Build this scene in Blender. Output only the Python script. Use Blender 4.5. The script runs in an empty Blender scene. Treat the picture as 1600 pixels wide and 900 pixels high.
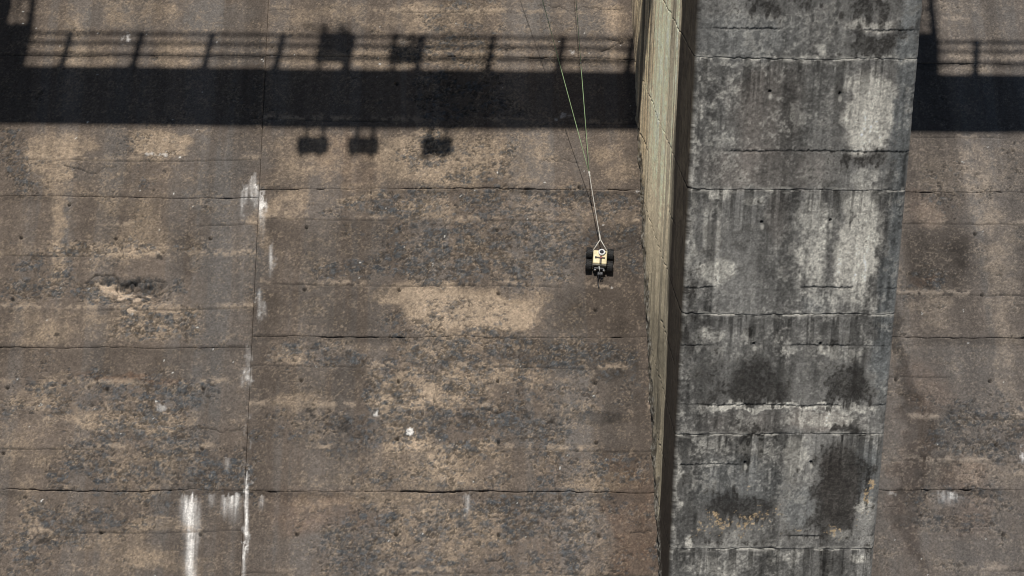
import bpy, math, random
import numpy as np
from mathutils import Vector, Matrix

random.seed(4); RNG = np.random.default_rng(11)
SC = bpy.context.scene
COL = SC.collection

# ------------------------------------------------------------------ camera
YAW, PITCH, ROLL = 0.0438641, 0.3460581, 0.0197238      # right, down, lens roll (radians)
FPX = 3099.9                                             # focal length in 1600-wide pixels
cy_, sy_, cp_, sp_ = math.cos(YAW), math.sin(YAW), math.cos(PITCH), math.sin(PITCH)
FWD = np.array([sy_*cp_, cy_*cp_, -sp_]); RGT0 = np.array([cy_, -sy_, 0.0]); UP0 = np.cross(RGT0, FWD)
RGT = RGT0*math.cos(ROLL) + UP0*math.sin(ROLL); UPV = -RGT0*math.sin(ROLL) + UP0*math.cos(ROLL)
cd = bpy.data.cameras.new('camera'); cam = bpy.data.objects.new('camera', cd); COL.objects.link(cam)
cam.matrix_world = Matrix(((RGT[0], UPV[0], -FWD[0], 0), (RGT[1], UPV[1], -FWD[1], 0), (RGT[2], UPV[2], -FWD[2], 0), (0, 0, 0, 1)))
cd.sensor_width = 36.0; cd.lens = FPX*36/1600; cd.clip_start = 0.1; cd.clip_end = 3000
SC.camera = cam

# ------------------------------------------------------------------ light
SUN_A, SUN_E = 0.106, math.radians(63.0)                 # sideways share and steepness of the sun rays
sdir = Vector((-SUN_A, -math.cos(SUN_E), math.sin(SUN_E))).normalized()      # towards the sun
w = bpy.data.worlds.new('World'); SC.world = w; w.use_nodes = True
nt = w.node_tree; bg = nt.nodes['Background']
sky = nt.nodes.new('ShaderNodeTexSky'); sky.sky_type = 'NISHITA'; sky.sun_disc = False
sky.sun_elevation = math.asin(sdir.z); sky.sun_rotation = math.atan2(sdir.x, sdir.y)
sky.altitude = 200; sky.air_density = 1.0; sky.dust_density = 0.3; sky.ozone_density = 3.0
nt.links.new(sky.outputs[0], bg.inputs[0]); bg.inputs[1].default_value = 0.062
sl = bpy.data.lights.new('sun', 'SUN'); sl.energy = 5.0; sl.angle = math.radians(0.53); sl.color = (1.0, 0.965, 0.915)
so = bpy.data.objects.new('sun', sl); COL.objects.link(so)
so.rotation_euler = (-sdir).to_track_quat('-Z', 'Y').to_euler(); so.location = (0, 0, 40)
SC.view_settings.view_transform = 'Standard'; SC.view_settings.look = 'None'
SC.view_settings.gamma = 1; SC.view_settings.exposure = -0.52
SC.cycles.pixel_filter_type = 'BLACKMAN_HARRIS'; SC.cycles.filter_width = 1.05
LIGHT = 0.82                                             # white card under this sun reads about this much

# ------------------------------------------------------------------ place geometry (metres)
S = 0.7657748; Y0 = 34.176755                            # spillway slope and its plane y = Y0 + z/tan(S)
XJ, XB, XC, YN = -2.32448, 2.87772, 5.34876, 21.18778    # centre joint, pier left and right, pier nose
Z0, LIFT, BAY = -4.957341, 1.5, 12.874
cs, sn = math.cos(S), math.sin(S)
EV = np.array([0, cs, sn]); EN = np.array([0, -sn, cs])
VO = np.array([0, Y0 - 10/math.tan(S), -10.0])           # v = 0 at z = -10
def vz(z): return (z + 10)/sn
def pixray(px, py):
    return ((px-800)*RGT - (py-450)*UPV)/FPX + FWD
def at(px, py):                                          # point of the photograph on the slope -> (X, v)
    d = pixray(px, py); t = Y0/(d[1] - d[2]/math.tan(S)); p = d*t
    return p[0], (p[2]+10)/sn
def atf(px, py):                                         # on the pier nose -> (X, z)
    d = pixray(px, py); p = d*(YN/d[1]); return p[0], p[2]
def ats(px, py):                                         # on the pier's left side -> (depth from nose, z)
    d = pixray(px, py); p = d*(XB/d[0]); return p[1]-YN, p[2]

# ------------------------------------------------------------------ numpy noise
GR = [RNG.random((512, 512)).astype(np.float32) for _ in range(8)]
def vn(x, y, k):
    g = GR[k % 8]; o = 37*k
    xi = np.floor(x); yi = np.floor(y); fx = x-xi; fy = y-yi
    fx = fx*fx*fx*(fx*(fx*6-15)+10); fy = fy*fy*fy*(fy*(fy*6-15)+10)
    a = (xi.astype(np.int64)+o) % 512; b = (yi.astype(np.int64)+o*3) % 512
    a1 = (a+1) % 512; b1 = (b+1) % 512
    return (g[a, b]*(1-fx)+g[a1, b]*fx)*(1-fy) + (g[a, b1]*(1-fx)+g[a1, b1]*fx)*fy
def fbm(x, y, k, n=4, gain=0.55):
    s = np.zeros_like(x); am = 1.0; tot = 0
    for i in range(n):
        s += am*vn(x, y, k+i); tot += am; am *= gain; x = x*2.03+3.7; y = y*2.03+1.3
    return np.clip((s/tot-0.5)*1.75+0.5, 0, 1)
def worley(x, y, k):
    g = GR[k % 8]; g2 = GR[(k+1) % 8]; g3 = GR[(k+2) % 8]
    xi = np.floor(x).astype(np.int64); yi = np.floor(y).astype(np.int64)
    f1 = np.full(x.shape, 9.0); f2 = np.full(x.shape, 9.0); cid = np.zeros(x.shape)
    for i in (-1, 0, 1):
        for j in (-1, 0, 1):
            a = (xi+i) % 512; b = (yi+j) % 512
            d = (xi+i+g[a, b]-x)**2 + (yi+j+g2[a, b]-y)**2
            m = d < f1
            f2 = np.where(m, f1, np.minimum(f2, d)); cid = np.where(m, g3[a, b], cid); f1 = np.where(m, d, f1)
    return np.sqrt(f1), np.sqrt(f2), cid
def ss(a, b, x):
    t = np.clip((x-a)/(b-a), 0, 1); return t*t*(3-2*t)
def rgb(r, g, b):                                        # colour as seen in full sun -> base colour
    c = np.array([r, g, b])/255.0; c = np.where(c < .04045, c/12.92, ((c+.055)/1.055)**2.4); return c/LIGHT
def mix(c, d, m):
    return c*(1-m[:, None]) + np.asarray(d)*m[:, None]

# ------------------------------------------------------------------ helpers: objects
def tag(o, label=None, cat=None, group=None, kind=None):
    if label: o['label'] = label
    if cat: o['category'] = cat
    if group: o['group'] = group
    if kind: o['kind'] = kind
    return o
def empty(name, loc=(0, 0, 0)):
    o = bpy.data.objects.new(name, None); COL.objects.link(o); o.location = loc; o.empty_display_size = 0.2; return o
def raw(name, V, Q, mat, parent=None, col=None, smooth=True, sub=True):
    """numpy quads -> one mesh object; coordinates are world, moved into the parent's frame"""
    V = np.asarray(V, dtype=np.float64)
    if parent is not None and sub: V = V - np.array(parent_loc(parent))
    me = bpy.data.meshes.new(name); n = len(Q)
    me.vertices.add(len(V)); me.vertices.foreach_set('co', V.astype(np.float32).ravel())
    me.loops.add(n*4); me.loops.foreach_set('vertex_index', np.asarray(Q, dtype=np.int32).ravel())
    me.polygons.add(n); me.polygons.foreach_set('loop_start', np.arange(0, n*4, 4, dtype=np.int32))
    me.polygons.foreach_set('use_smooth', np.full(n, smooth, dtype=bool))
    me.update(calc_edges=True)
    if col is not None:
        at_ = me.attributes.new('stain', 'FLOAT_COLOR', 'POINT')
        c4 = np.ones((len(V), 4), np.float32); c4[:, :3] = col; at_.data.foreach_set('color', c4.ravel())
    me.materials.append(mat)
    o = bpy.data.objects.new(name, me); COL.objects.link(o)
    if parent is not None: o.parent = parent
    return o
def parent_loc(p):
    l = Vector(p.location)
    while p.parent: p = p.parent; l += p.location
    return l
def gridq(nu, nv):
    i = np.arange((nu-1)*(nv-1)); a = (i//(nu-1))*nu + i % (nu-1)
    return np.stack([a, a+1, a+nu+1, a+nu], 1)
class MB:                                                # collects simple shapes into ONE mesh
    def __init__(s): s.v = []; s.f = []
    def add(s, vs, fs):
        o = len(s.v); s.v += [tuple(v) for v in vs]; s.f += [tuple(i+o for i in f) for f in fs]
    def box(s, c, d, bev=0.0, M=None):
        hx, hy, hz = d[0]/2, d[1]/2, d[2]/2
        if bev <= 0:
            vs = [(x, y, z) for x in (-hx, hx) for y in (-hy, hy) for z in (-hz, hz)]
            fs = [(0, 1, 3, 2), (4, 6, 7, 5), (0, 4, 5, 1), (2, 3, 7, 6), (0, 2, 6, 4), (1, 5, 7, 3)]
        else:
            b = min(bev, hx*.9, hy*.9, hz*.9); vs = []; fs = []
            rings = [(-hz, b), (-hz+b*.3, b*.3), (-hz+b, 0), (hz-b, 0), (hz-b*.3, b*.3), (hz, b)]
            for z, k in rings:
                x, y = hx-k, hy-k
                for cx, cyy, a0 in ((1, 1, 0), (-1, 1, 90), (-1, -1, 180), (1, -1, 270)):
                    for a in (0, 45, 90):
                        t = math.radians(a0+a); vs.append((cx*(x-b)+b*math.cos(t), cyy*(y-b)+b*math.sin(t), z))
            for r in range(5):
                for i in range(12): fs.append((r*12+i, r*12+(i+1) % 12, r*12+12+(i+1) % 12, r*12+12+i))
            fs.append(tuple(range(11, -1, -1))); fs.append(tuple(range(60, 72)))
        out = []
        for v in vs:
            v = Vector(v)
            if M is not None: v = M @ v
            out.append((v[0]+c[0], v[1]+c[1], v[2]+c[2]))
        s.add(out, fs); return s
    def tube(s, pts, r, n=10, cap=True):
        pts = [Vector(p) for p in pts]; m = len(pts); rr = r if isinstance(r, (list, tuple)) else [r]*m
        vs = []; pn = None
        for i, p in enumerate(pts):
            t = (pts[min(i+1, m-1)]-pts[max(i-1, 0)]).normalized()
            if pn is None: pn = t.orthogonal().normalized()
            pn = (pn - t*pn.dot(t)).normalized(); b = t.cross(pn)
            for k in range(n):
                a = 2*math.pi*k/n; vs.append(p + (pn*math.cos(a)+b*math.sin(a))*rr[i])
        fs = [(i*n+k, i*n+(k+1) % n, i*n+n+(k+1) % n, i*n+n+k) for i in range(m-1) for k in range(n)]
        if cap: fs += [tuple(range(n-1, -1, -1)), tuple(range((m-1)*n, m*n))]
        s.add(vs, fs); return s
    def lathe(s, c, axis, prof, n=24):                   # prof: (radius, height along axis)
        ax = Vector(axis).normalized(); u = ax.orthogonal().normalized(); b = ax.cross(u); vs = []; m = len(prof)
        for r, h in prof:
            for k in range(n):
                a = 2*math.pi*k/n; vs.append(Vector(c)+ax*h+(u*math.cos(a)+b*math.sin(a))*r)
        fs = [(i*n+k, i*n+(k+1) % n, i*n+n+(k+1) % n, i*n+n+k) for i in range(m-1) for k in range(n)]
        s.add(vs, fs); return s
    def build(s, name, mat, parent=None, smooth=False):
        me = bpy.data.meshes.new(name); me.from_pydata(s.v, [], s.f); me.update()
        if smooth: me.polygons.foreach_set('use_smooth', [True]*len(me.polygons))
        me.materials.append(mat); o = bpy.data.objects.new(name, me); COL.objects.link(o)
        if parent is not None: o.parent = parent
        return o

# ------------------------------------------------------------------ materials
def concrete(name, fine, amp, bump, rough=0.93):
    m = bpy.data.materials.new(name); m.use_nodes = True; t = m.node_tree; N = t.nodes; L = t.links
    b = N['Principled BSDF']; b.inputs['Roughness'].default_value = rough; b.inputs['Specular IOR Level'].default_value = 0.22; b.inputs['Diffuse Roughness'].default_value = 0.8
    a = N.new('ShaderNodeAttribute'); a.attribute_name = 'stain'
    g = N.new('ShaderNodeNewGeometry')
    n1 = N.new('ShaderNodeTexNoise'); n1.inputs['Scale'].default_value = fine; n1.inputs['Detail'].default_value = 3; n1.inputs['Roughness'].default_value = 0.7
    n2 = N.new('ShaderNodeTexVoronoi'); n2.inputs['Scale'].default_value = fine*0.8
    L.new(g.outputs['Position'], n1.inputs['Vector']); L.new(g.outputs['Position'], n2.inputs['Vector'])
    mr = N.new('ShaderNodeMapRange'); mr.inputs[1].default_value = 0.25; mr.inputs[2].default_value = 0.75
    mr.inputs[3].default_value = 1-amp; mr.inputs[4].default_value = 1+amp; mr.clamp = True
    L.new(n1.outputs['Fac'], mr.inputs[0])
    sep = N.new('ShaderNodeSeparateColor'); L.new(n2.outputs['Color'], sep.inputs[0])
    m2 = N.new('ShaderNodeMapRange'); m2.inputs[3].default_value = 1-amp*0.9; m2.inputs[4].default_value = 1+amp*0.9
    L.new(sep.outputs[0], m2.inputs[0])
    mm = N.new('ShaderNodeMath'); mm.operation = 'MULTIPLY'; L.new(mr.outputs[0], mm.inputs[0]); L.new(m2.outputs[0], mm.inputs[1])
    vm = N.new('ShaderNodeVectorMath'); vm.operation = 'SCALE'; L.new(a.outputs['Color'], vm.inputs[0]); L.new(mm.outputs[0], vm.inputs['Scale'])
    L.new(vm.outputs[0], b.inputs['Base Color'])
    bp = N.new('ShaderNodeBump'); bp.inputs['Strength'].default_value = bump; bp.inputs['Distance'].default_value = 0.02
    L.new(n1.outputs['Fac'], bp.inputs['Height']); L.new(bp.outputs[0], b.inputs['Normal'])
    return m
def paint(name, c, rough=0.6, metal=0.0, var=0.12, scale=30):
    m = bpy.data.materials.new(name); m.use_nodes = True; t = m.node_tree; N = t.nodes; L = t.links
    b = N['Principled BSDF']; b.inputs['Roughness'].default_value = rough; b.inputs['Metallic'].default_value = metal
    n1 = N.new('ShaderNodeTexNoise'); n1.inputs['Scale'].default_value = scale; n1.inputs['Detail'].default_value = 4
    tc = N.new('ShaderNodeTexCoord'); L.new(tc.outputs['Object'], n1.inputs['Vector'])
    cr = N.new('ShaderNodeValToRGB'); cr.color_ramp.elements[0].position = 0.3; cr.color_ramp.elements[1].position = 0.7
    cr.color_ramp.elements[0].color = tuple(x*(1-var) for x in c)+(1,); cr.color_ramp.elements[1].color = tuple(min(1, x*(1+var)) for x in c)+(1,)
    L.new(n1.outputs['Fac'], cr.inputs[0]); L.new(cr.outputs[0], b.inputs['Base Color'])
    return m
M_SLOPE = concrete('weathered_spillway_concrete', 75, 0.20, 0.35)
M_PIER = concrete('stained_pier_concrete', 90, 0.17, 0.25)
M_PLAIN = paint('bare_concrete', (0.16, 0.14, 0.115), 0.92, 0, 0.25, 3)
M_GROUND = paint('basin_floor', (0.05, 0.05, 0.045), 0.95, 0, 0.3, 0.4)
M_STEEL = paint('galvanised_steel', (0.30, 0.31, 0.31), 0.5, 0.6, 0.1, 8)
M_GREY = paint('grey_paint', (0.32, 0.33, 0.33), 0.5, 0, 0.08, 5)
M_RUBBER = paint('black_rubber', (0.026, 0.025, 0.024), 0.75, 0, 0.3, 40)
M_BLACK = paint('black_plastic', (0.012, 0.012, 0.014), 0.45, 0, 0.2, 30)
M_CREAM = paint('pale_yellow_shell', (0.86, 0.74, 0.45), 0.5, 0, 0.13, 22)
M_LIP = paint('grey_shell_edge', (0.33, 0.31, 0.26), 0.5, 0, 0.1, 20)
M_WHITE = paint('white_plastic', (0.80, 0.80, 0.78), 0.35, 0, 0.04, 20)
M_LENS = paint('smoky_lens', (0.05, 0.05, 0.06), 0.12, 0, 0.1, 20)
M_ALU = paint('bare_aluminium', (0.55, 0.55, 0.55), 0.35, 0.8, 0.1, 20)
M_BROWN = paint('dark_brown_bracket', (0.045, 0.028, 0.014), 0.5, 0, 0.2, 30)
M_ROPEW = paint('white_braided_rope', (0.72, 0.68, 0.60), 0.8, 0, 0.2, 60)
M_ROPEG = paint('green_braided_line', (0.42, 0.58, 0.30), 0.75, 0, 0.3, 3)
M_RED = paint('dark_red_hook', (0.25, 0.05, 0.03), 0.5, 0, 0.1, 20)

# ================================================================== SPILLWAY FACE
PXM, PVM = 1/117.0, 1/105.0                              # metres per photo pixel on the face
# features, measured on the face: (centre, half size) in metres
def feat(lst, conv=at, kx=PXM, kv=PVM):
    out = []
    for f in lst:
        x0, y0, x1, y1, a = f[:5]; c = conv((x0+x1)/2, (y0+y1)/2)
        out.append((c[0], c[1], abs(x1-x0)/2*kx, abs(y1-y0)/2*kv, a, f[5] if len(f) > 5 else 0.35))
    return out
def paintf(F, X, V, base=0.0):
    m = np.full(X.shape, base, dtype=np.float64)
    for cx, cv, rx, rv, a, soft in F:
        q = ((np.abs(X-cx)/rx)**3.0 + (np.abs(V-cv)/rv)**3.0)**(1/3.0)
        m += a*ss(1+soft, 1-soft, q)
    return m
# tan, worn to the mortar
F_TAN = feat([
 (425, 0, 600, 50, .30), (600, 0, 765, 60, .55), (930, 0, 990, 60, .45), (170, 0, 290, 50, .40), (50, 0, 130, 60, .25),
 (40, 60, 200, 108, .30), (240, 60, 315, 108, .45), (430, 80, 600, 108, .45), (600, 70, 770, 108, .55), (935, 70, 985, 112, .5),
 (55, 200, 130, 300, .55), (190, 205, 290, 248, .75, .25), (150, 250, 250, 290, .2), (420, 200, 520, 290, .45), (520, 200, 610, 292, .45),
 (600, 198, 770, 294, .85), (770, 210, 860, 292, .2), (940, 210, 1000, 290, .45),
 (150, 310, 270, 340, .3), (60, 310, 95, 395, .5), (180, 340, 260, 402, .5), (0, 382, 300, 402, .35), (60, 390, 90, 460, .4), (420, 300, 470, 345, .55), (400, 300, 430, 420, .35),
 (500, 298, 620, 312, .5), (600, 300, 720, 345, .4), (900, 325, 1000, 350, .3), (700, 370, 735, 388, .5),
 (150, 440, 200, 470, .5), (150, 478, 300, 538, .5), (0, 478, 120, 540, .4), (640, 385, 820, 430, .25),
 (594, 446, 700, 474, .75, .45), (625, 455, 760, 500, .55, .5), (655, 462, 825, 522, .75, .4), (760, 448, 880, 520, .4, .5), (690, 490, 800, 522, .4),
 (600, 528, 800, 560, .45), (480, 530, 600, 548, .3), (400, 545, 460, 570, .4), (600, 575, 860, 600, .6), (600, 600, 790, 636, .75), (590, 612, 660, 640, .4), (400, 625, 480, 645, .4),
 (590, 640, 660, 704, .55), (600, 690, 760, 704, .4), (660, 700, 780, 768, .45), (520, 705, 700, 768, .35), (900, 735, 1015, 768, .35),
 (480, 772, 700, 800, .35), (600, 800, 780, 880, .4), (0, 590, 90, 640, .35), (90, 645, 300, 672, .5), (0, 672, 90, 765, .3), (170, 700, 300, 765, .35), (200, 810, 300, 832, .45), (230, 865, 340, 900, .5),
 (0, 780, 100, 830, .2), (100, 832, 230, 900, .3), (1420, 215, 1600, 300, .35), (1470, 70, 1600, 118, .3), (1420, 310, 1480, 350, .4), (1540, 310, 1600, 460, .35), (1560, 460, 1600, 660, .25), (1440, 0, 1600, 60, .12), (1450, 460, 1490, 520, .3), (1500, 650, 1600, 662, .35), (1480, 700, 1600, 760, .2)])
# aggregate laid bare: dark pits and blue grey stones
F_AGG = feat([
 (640, 0, 780, 60, .4), (600, 60, 780, 110, .35), (640, 110, 800, 195, .5), (640, 200, 800, 292, .55), (0, 205, 60, 300, .5), (60, 250, 140, 300, .3), (150, 210, 290, 250, .25), (200, 262, 260, 300, .4),
 (500, 297, 1005, 345, .65), (560, 346, 900, 445, .7), (480, 415, 560, 440, .6), (60, 380, 290, 402, .6), (0, 400, 110, 480, .45), (130, 435, 280, 475, .7), (180, 480, 300, 535, .6), (860, 350, 1000, 440, .25),
 (640, 470, 860, 522, .3), (590, 478, 640, 522, .4), (400, 530, 600, 572, .45), (600, 528, 860, 640, .72), (860, 530, 1010, 572, .6), (860, 575, 1010, 640, .4), (580, 590, 620, 640, .5), (480, 550, 560, 572, .5),
 (560, 642, 900, 704, .75), (400, 650, 560, 704, .35), (560, 705, 800, 768, .45), (800, 705, 1010, 768, .45), (700, 775, 1010, 835, .7), (560, 780, 720, 830, .4), (480, 800, 900, 900, .35), (900, 840, 1020, 900, .4),
 (90, 590, 310, 660, .6), (90, 660, 300, 700, .55), (90, 700, 380, 765, .55), (0, 600, 90, 660, .4), (0, 780, 120, 900, .4), (90, 770, 290, 825, .5), (0, 540, 90, 600, .3),
 (1420, 420, 1500, 460, .5), (1430, 620, 1600, 720, .55), (1480, 640, 1560, 660, .5), (1440, 770, 1600, 830, .35), (1425, 300, 1500, 350, .3), (1420, 215, 1600, 300, .2)])
# smoother grey cement skin and damp dark bands
F_GREY = feat([
 (130, 0, 220, 50, .5), (290, 0, 415, 50, .55), (780, 0, 930, 60, .5), (320, 50, 415, 108, .5), (300, 200, 405, 545, .75), (290, 560, 380, 660, .55), (130, 190, 185, 300, .35), (780, 200, 930, 292, .35), (500, 200, 520, 290, .3),
 (800, 350, 1005, 440, .3), (860, 528, 1005, 640, .45), (90, 310, 110, 470, .4), (780, 640, 1000, 704, .5), (1500, 120, 1600, 460, .45), (1440, 530, 1600, 640, .6), (1440, 650, 1560, 720, .6), (1480, 770, 1600, 900, .55), (860, 770, 1000, 840, .45), (400, 840, 640, 900, .3), (220, 30, 330, 60, .3), (1440, 0, 1600, 60, .3), (270, 560, 300, 900, .3)])
F_DARK = feat([
 (430, 340, 600, 445, .30), (400, 445, 600, 522, .32), (860, 445, 1005, 522, .42), (900, 350, 1005, 445, .35), (400, 575, 590, 636, .28), (400, 645, 560, 704, .22), (100, 310, 330, 380, .2), (950, 530, 1015, 900, .25), (110, 545, 290, 600, .25),
 (800, 528, 1005, 580, .35), (300, 400, 390, 480, .1), (1410, 350, 1520, 460, .45), (1400, 460, 1440, 900, .45), (1400, 720, 1500, 770, .3), (400, 770, 1020, 782, .15), (860, 640, 1000, 660, .3), (250, 350, 300, 440, .3), (1500, 355, 1560, 440, .2), (1420, 210, 1470, 300, .2), (470, 30, 560, 56, .35), (595, 58, 640, 70, .3), (480, 40, 520, 60, .2)], )
# white lime: streaks and blotches
DRIPS = [at(x, y0)+at(x, y1)+(w_*PXM, a_) for x, y0, y1, w_, a_ in [(299, 769, 1010, 6, .9), (299, 769, 830, 8, .5), (292, 771, 850, 7, .4), (308, 774, 850, 5, .35), (331, 771, 795, 4, .3), (352, 771, 815, 5, .38), (369, 771, 828, 6, .5), (362, 772, 800, 4, .4), (409, 773, 800, 4, .3), (730, 770, 812, 3, .55), (385, 738, 875, 2.4, .9), (381, 850, 930, 2, .6), (388, 540, 606, 2.4, .30), (383, 575, 612, 5, .2), (379, 290, 350, 2.5, .35), (424, 375, 440, 2.2, .4), (405, 448, 505, 3, .25), (412, 470, 500, 3, .3), (354, 713, 740, 3, .3), (1482, 767, 795, 14, .35), (410, 300, 380, 4, .3), (394, 276, 325, 3, .5), (401, 288, 338, 3.5, .6), (408, 298, 352, 3, .45), (385, 290, 322, 2.5, .4), (398, 270, 300, 2, .35)]]
F_LIME = feat([
 (381, 290, 392, 306, .25, .8), (392, 284, 401, 326, .34, .8), (403, 296, 412, 334, .36, .8), (406, 300, 418, 345, .45, .6), (378, 290, 384, 352, .3, .6), (421, 380, 427, 420, .2, .6), (427, 400, 432, 440, .25, .7), (398, 450, 412, 475, .35, .5), (402, 470, 410, 500, .3, .7),
 (384, 540, 392, 600, .20, .6), (376, 580, 392, 606, .35, .6), (382, 738, 388, 860, .5, .4), (379, 850, 384, 905, .45, .5), (383, 640, 388, 740, .15, .6),
 (639, 670, 647, 681, 1.6, .25), (584, 644, 592, 650, .7, .4), (190, 52, 201, 70, .8, .5), (241, 633, 259, 643, .4, .4), (874, 176, 890, 186, .6, .4), (866, 183, 880, 188, .4, .4), (726, 770, 735, 802, .2, .6), (725, 772, 731, 815, .3, .6), (1465, 768, 1500, 778, .5, .7), (993, 296, 1002, 301, .6, .4), (158, 447, 184, 455, .30, .4), (182, 457, 206, 464, .25, .4), (225, 238, 270, 244, .8, .35), (888, 78, 896, 85, .7, .5),
 (200, 482, 208, 493, .6, .4), (1590, 700, 1600, 720, .8, .5), (1388, 768, 1398, 776, .4, .5), (690, 744, 700, 752, .4, .5), (935, 514, 943, 521, .4, .5), (655, 480, 662, 486, .3, .5)])
F_RUST = feat([(100, 590, 280, 602, .35), (480, 205, 600, 290, .15), (1430, 430, 1470, 445, .45), (1400, 300, 1480, 350, .25), (1400, 560, 1480, 640, .25), (1400, 640, 1450, 900, .2), (1480, 720, 1550, 830, .25), (960, 720, 1020, 900, .3), (420, 770, 560, 830, .2), (900, 350, 960, 440, .1)])
# tie holes left by the formwork
HOLES = [at(*q) for q in [(479, 355), (624, 357), (777, 359), (476, 452), (624, 452), (779, 458), (471, 594), (623, 596), (778, 595), (931, 598), (621, 686), (779, 690), (932, 691), (619, 835), (779, 836), (936, 837), (464, 834),
         (329, 373), (181, 373), (33, 371), (318, 608), (168, 608), (12, 606), (316, 701), (5, 708), (158, 832), (313, 835), (20, 468), (1400, 593), (1547, 595), (1524, 365), (1535, 460), (1556, 695), (1568, 835), (620, 130), (905, 292), (108, 320), (931, 484)]]
SPOTS = [at(*q)+(r,) for q, r in [((66, 846), .055), ((250, 403), .05), ((540, 668), .075), ((536, 662), .05), ((485, 642), .06), ((490, 650), .03), ((88, 523), .035)]]
# long fine lines left by the formwork boards (left panel, middle panel, right bay): v of each
def vline(pts): return [at(x, y)[1] for x, y in pts]
LINES = {'L': vline([(200, 250), (200, 352), (200, 400), (200, 483), (200, 600), (200, 660), (200, 701), (200, 831)]),
         'R': vline([(700, 20), (700, 190), (700, 345), (700, 447), (700, 574), (700, 637), (700, 703), (700, 897)]),
         'Q': vline([(1500, 32), (1500, 215), (1500, 350), (1500, 461), (1500, 590), (1500, 655), (1500, 722), (1500, 892)])}
VJ = {'L': [vz(Z0), 5.10] + vline([(200, 307), (200, 541), (200, 767)]),
      'R': [vz(Z0), vz(Z0-LIFT)] + vline([(700, 296), (700, 526), (700, 768)]),
      'Q': [vz(Z0), 5.09] + vline([(1500, 300), (1500, 529), (1500, 765)])}
for k in VJ: VJ[k] += [VJ[k][-1]-2.165*i for i in (1, 2, 3, 4, 5, 6)]

C_BROWN = rgb(110, 99, 89); C_TAN = rgb(155, 138, 118); C_LTAN = rgb(180, 162, 141); C_GREY = rgb(107, 102, 97)
C_STONE = rgb(80, 83, 85); C_PIT = rgb(52, 49, 46); C_DARK = rgb(78, 68, 58); C_LIME = rgb(226, 222, 216); C_RUST = rgb(138, 100, 72); C_BLUE = rgb(90, 101, 109)

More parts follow.
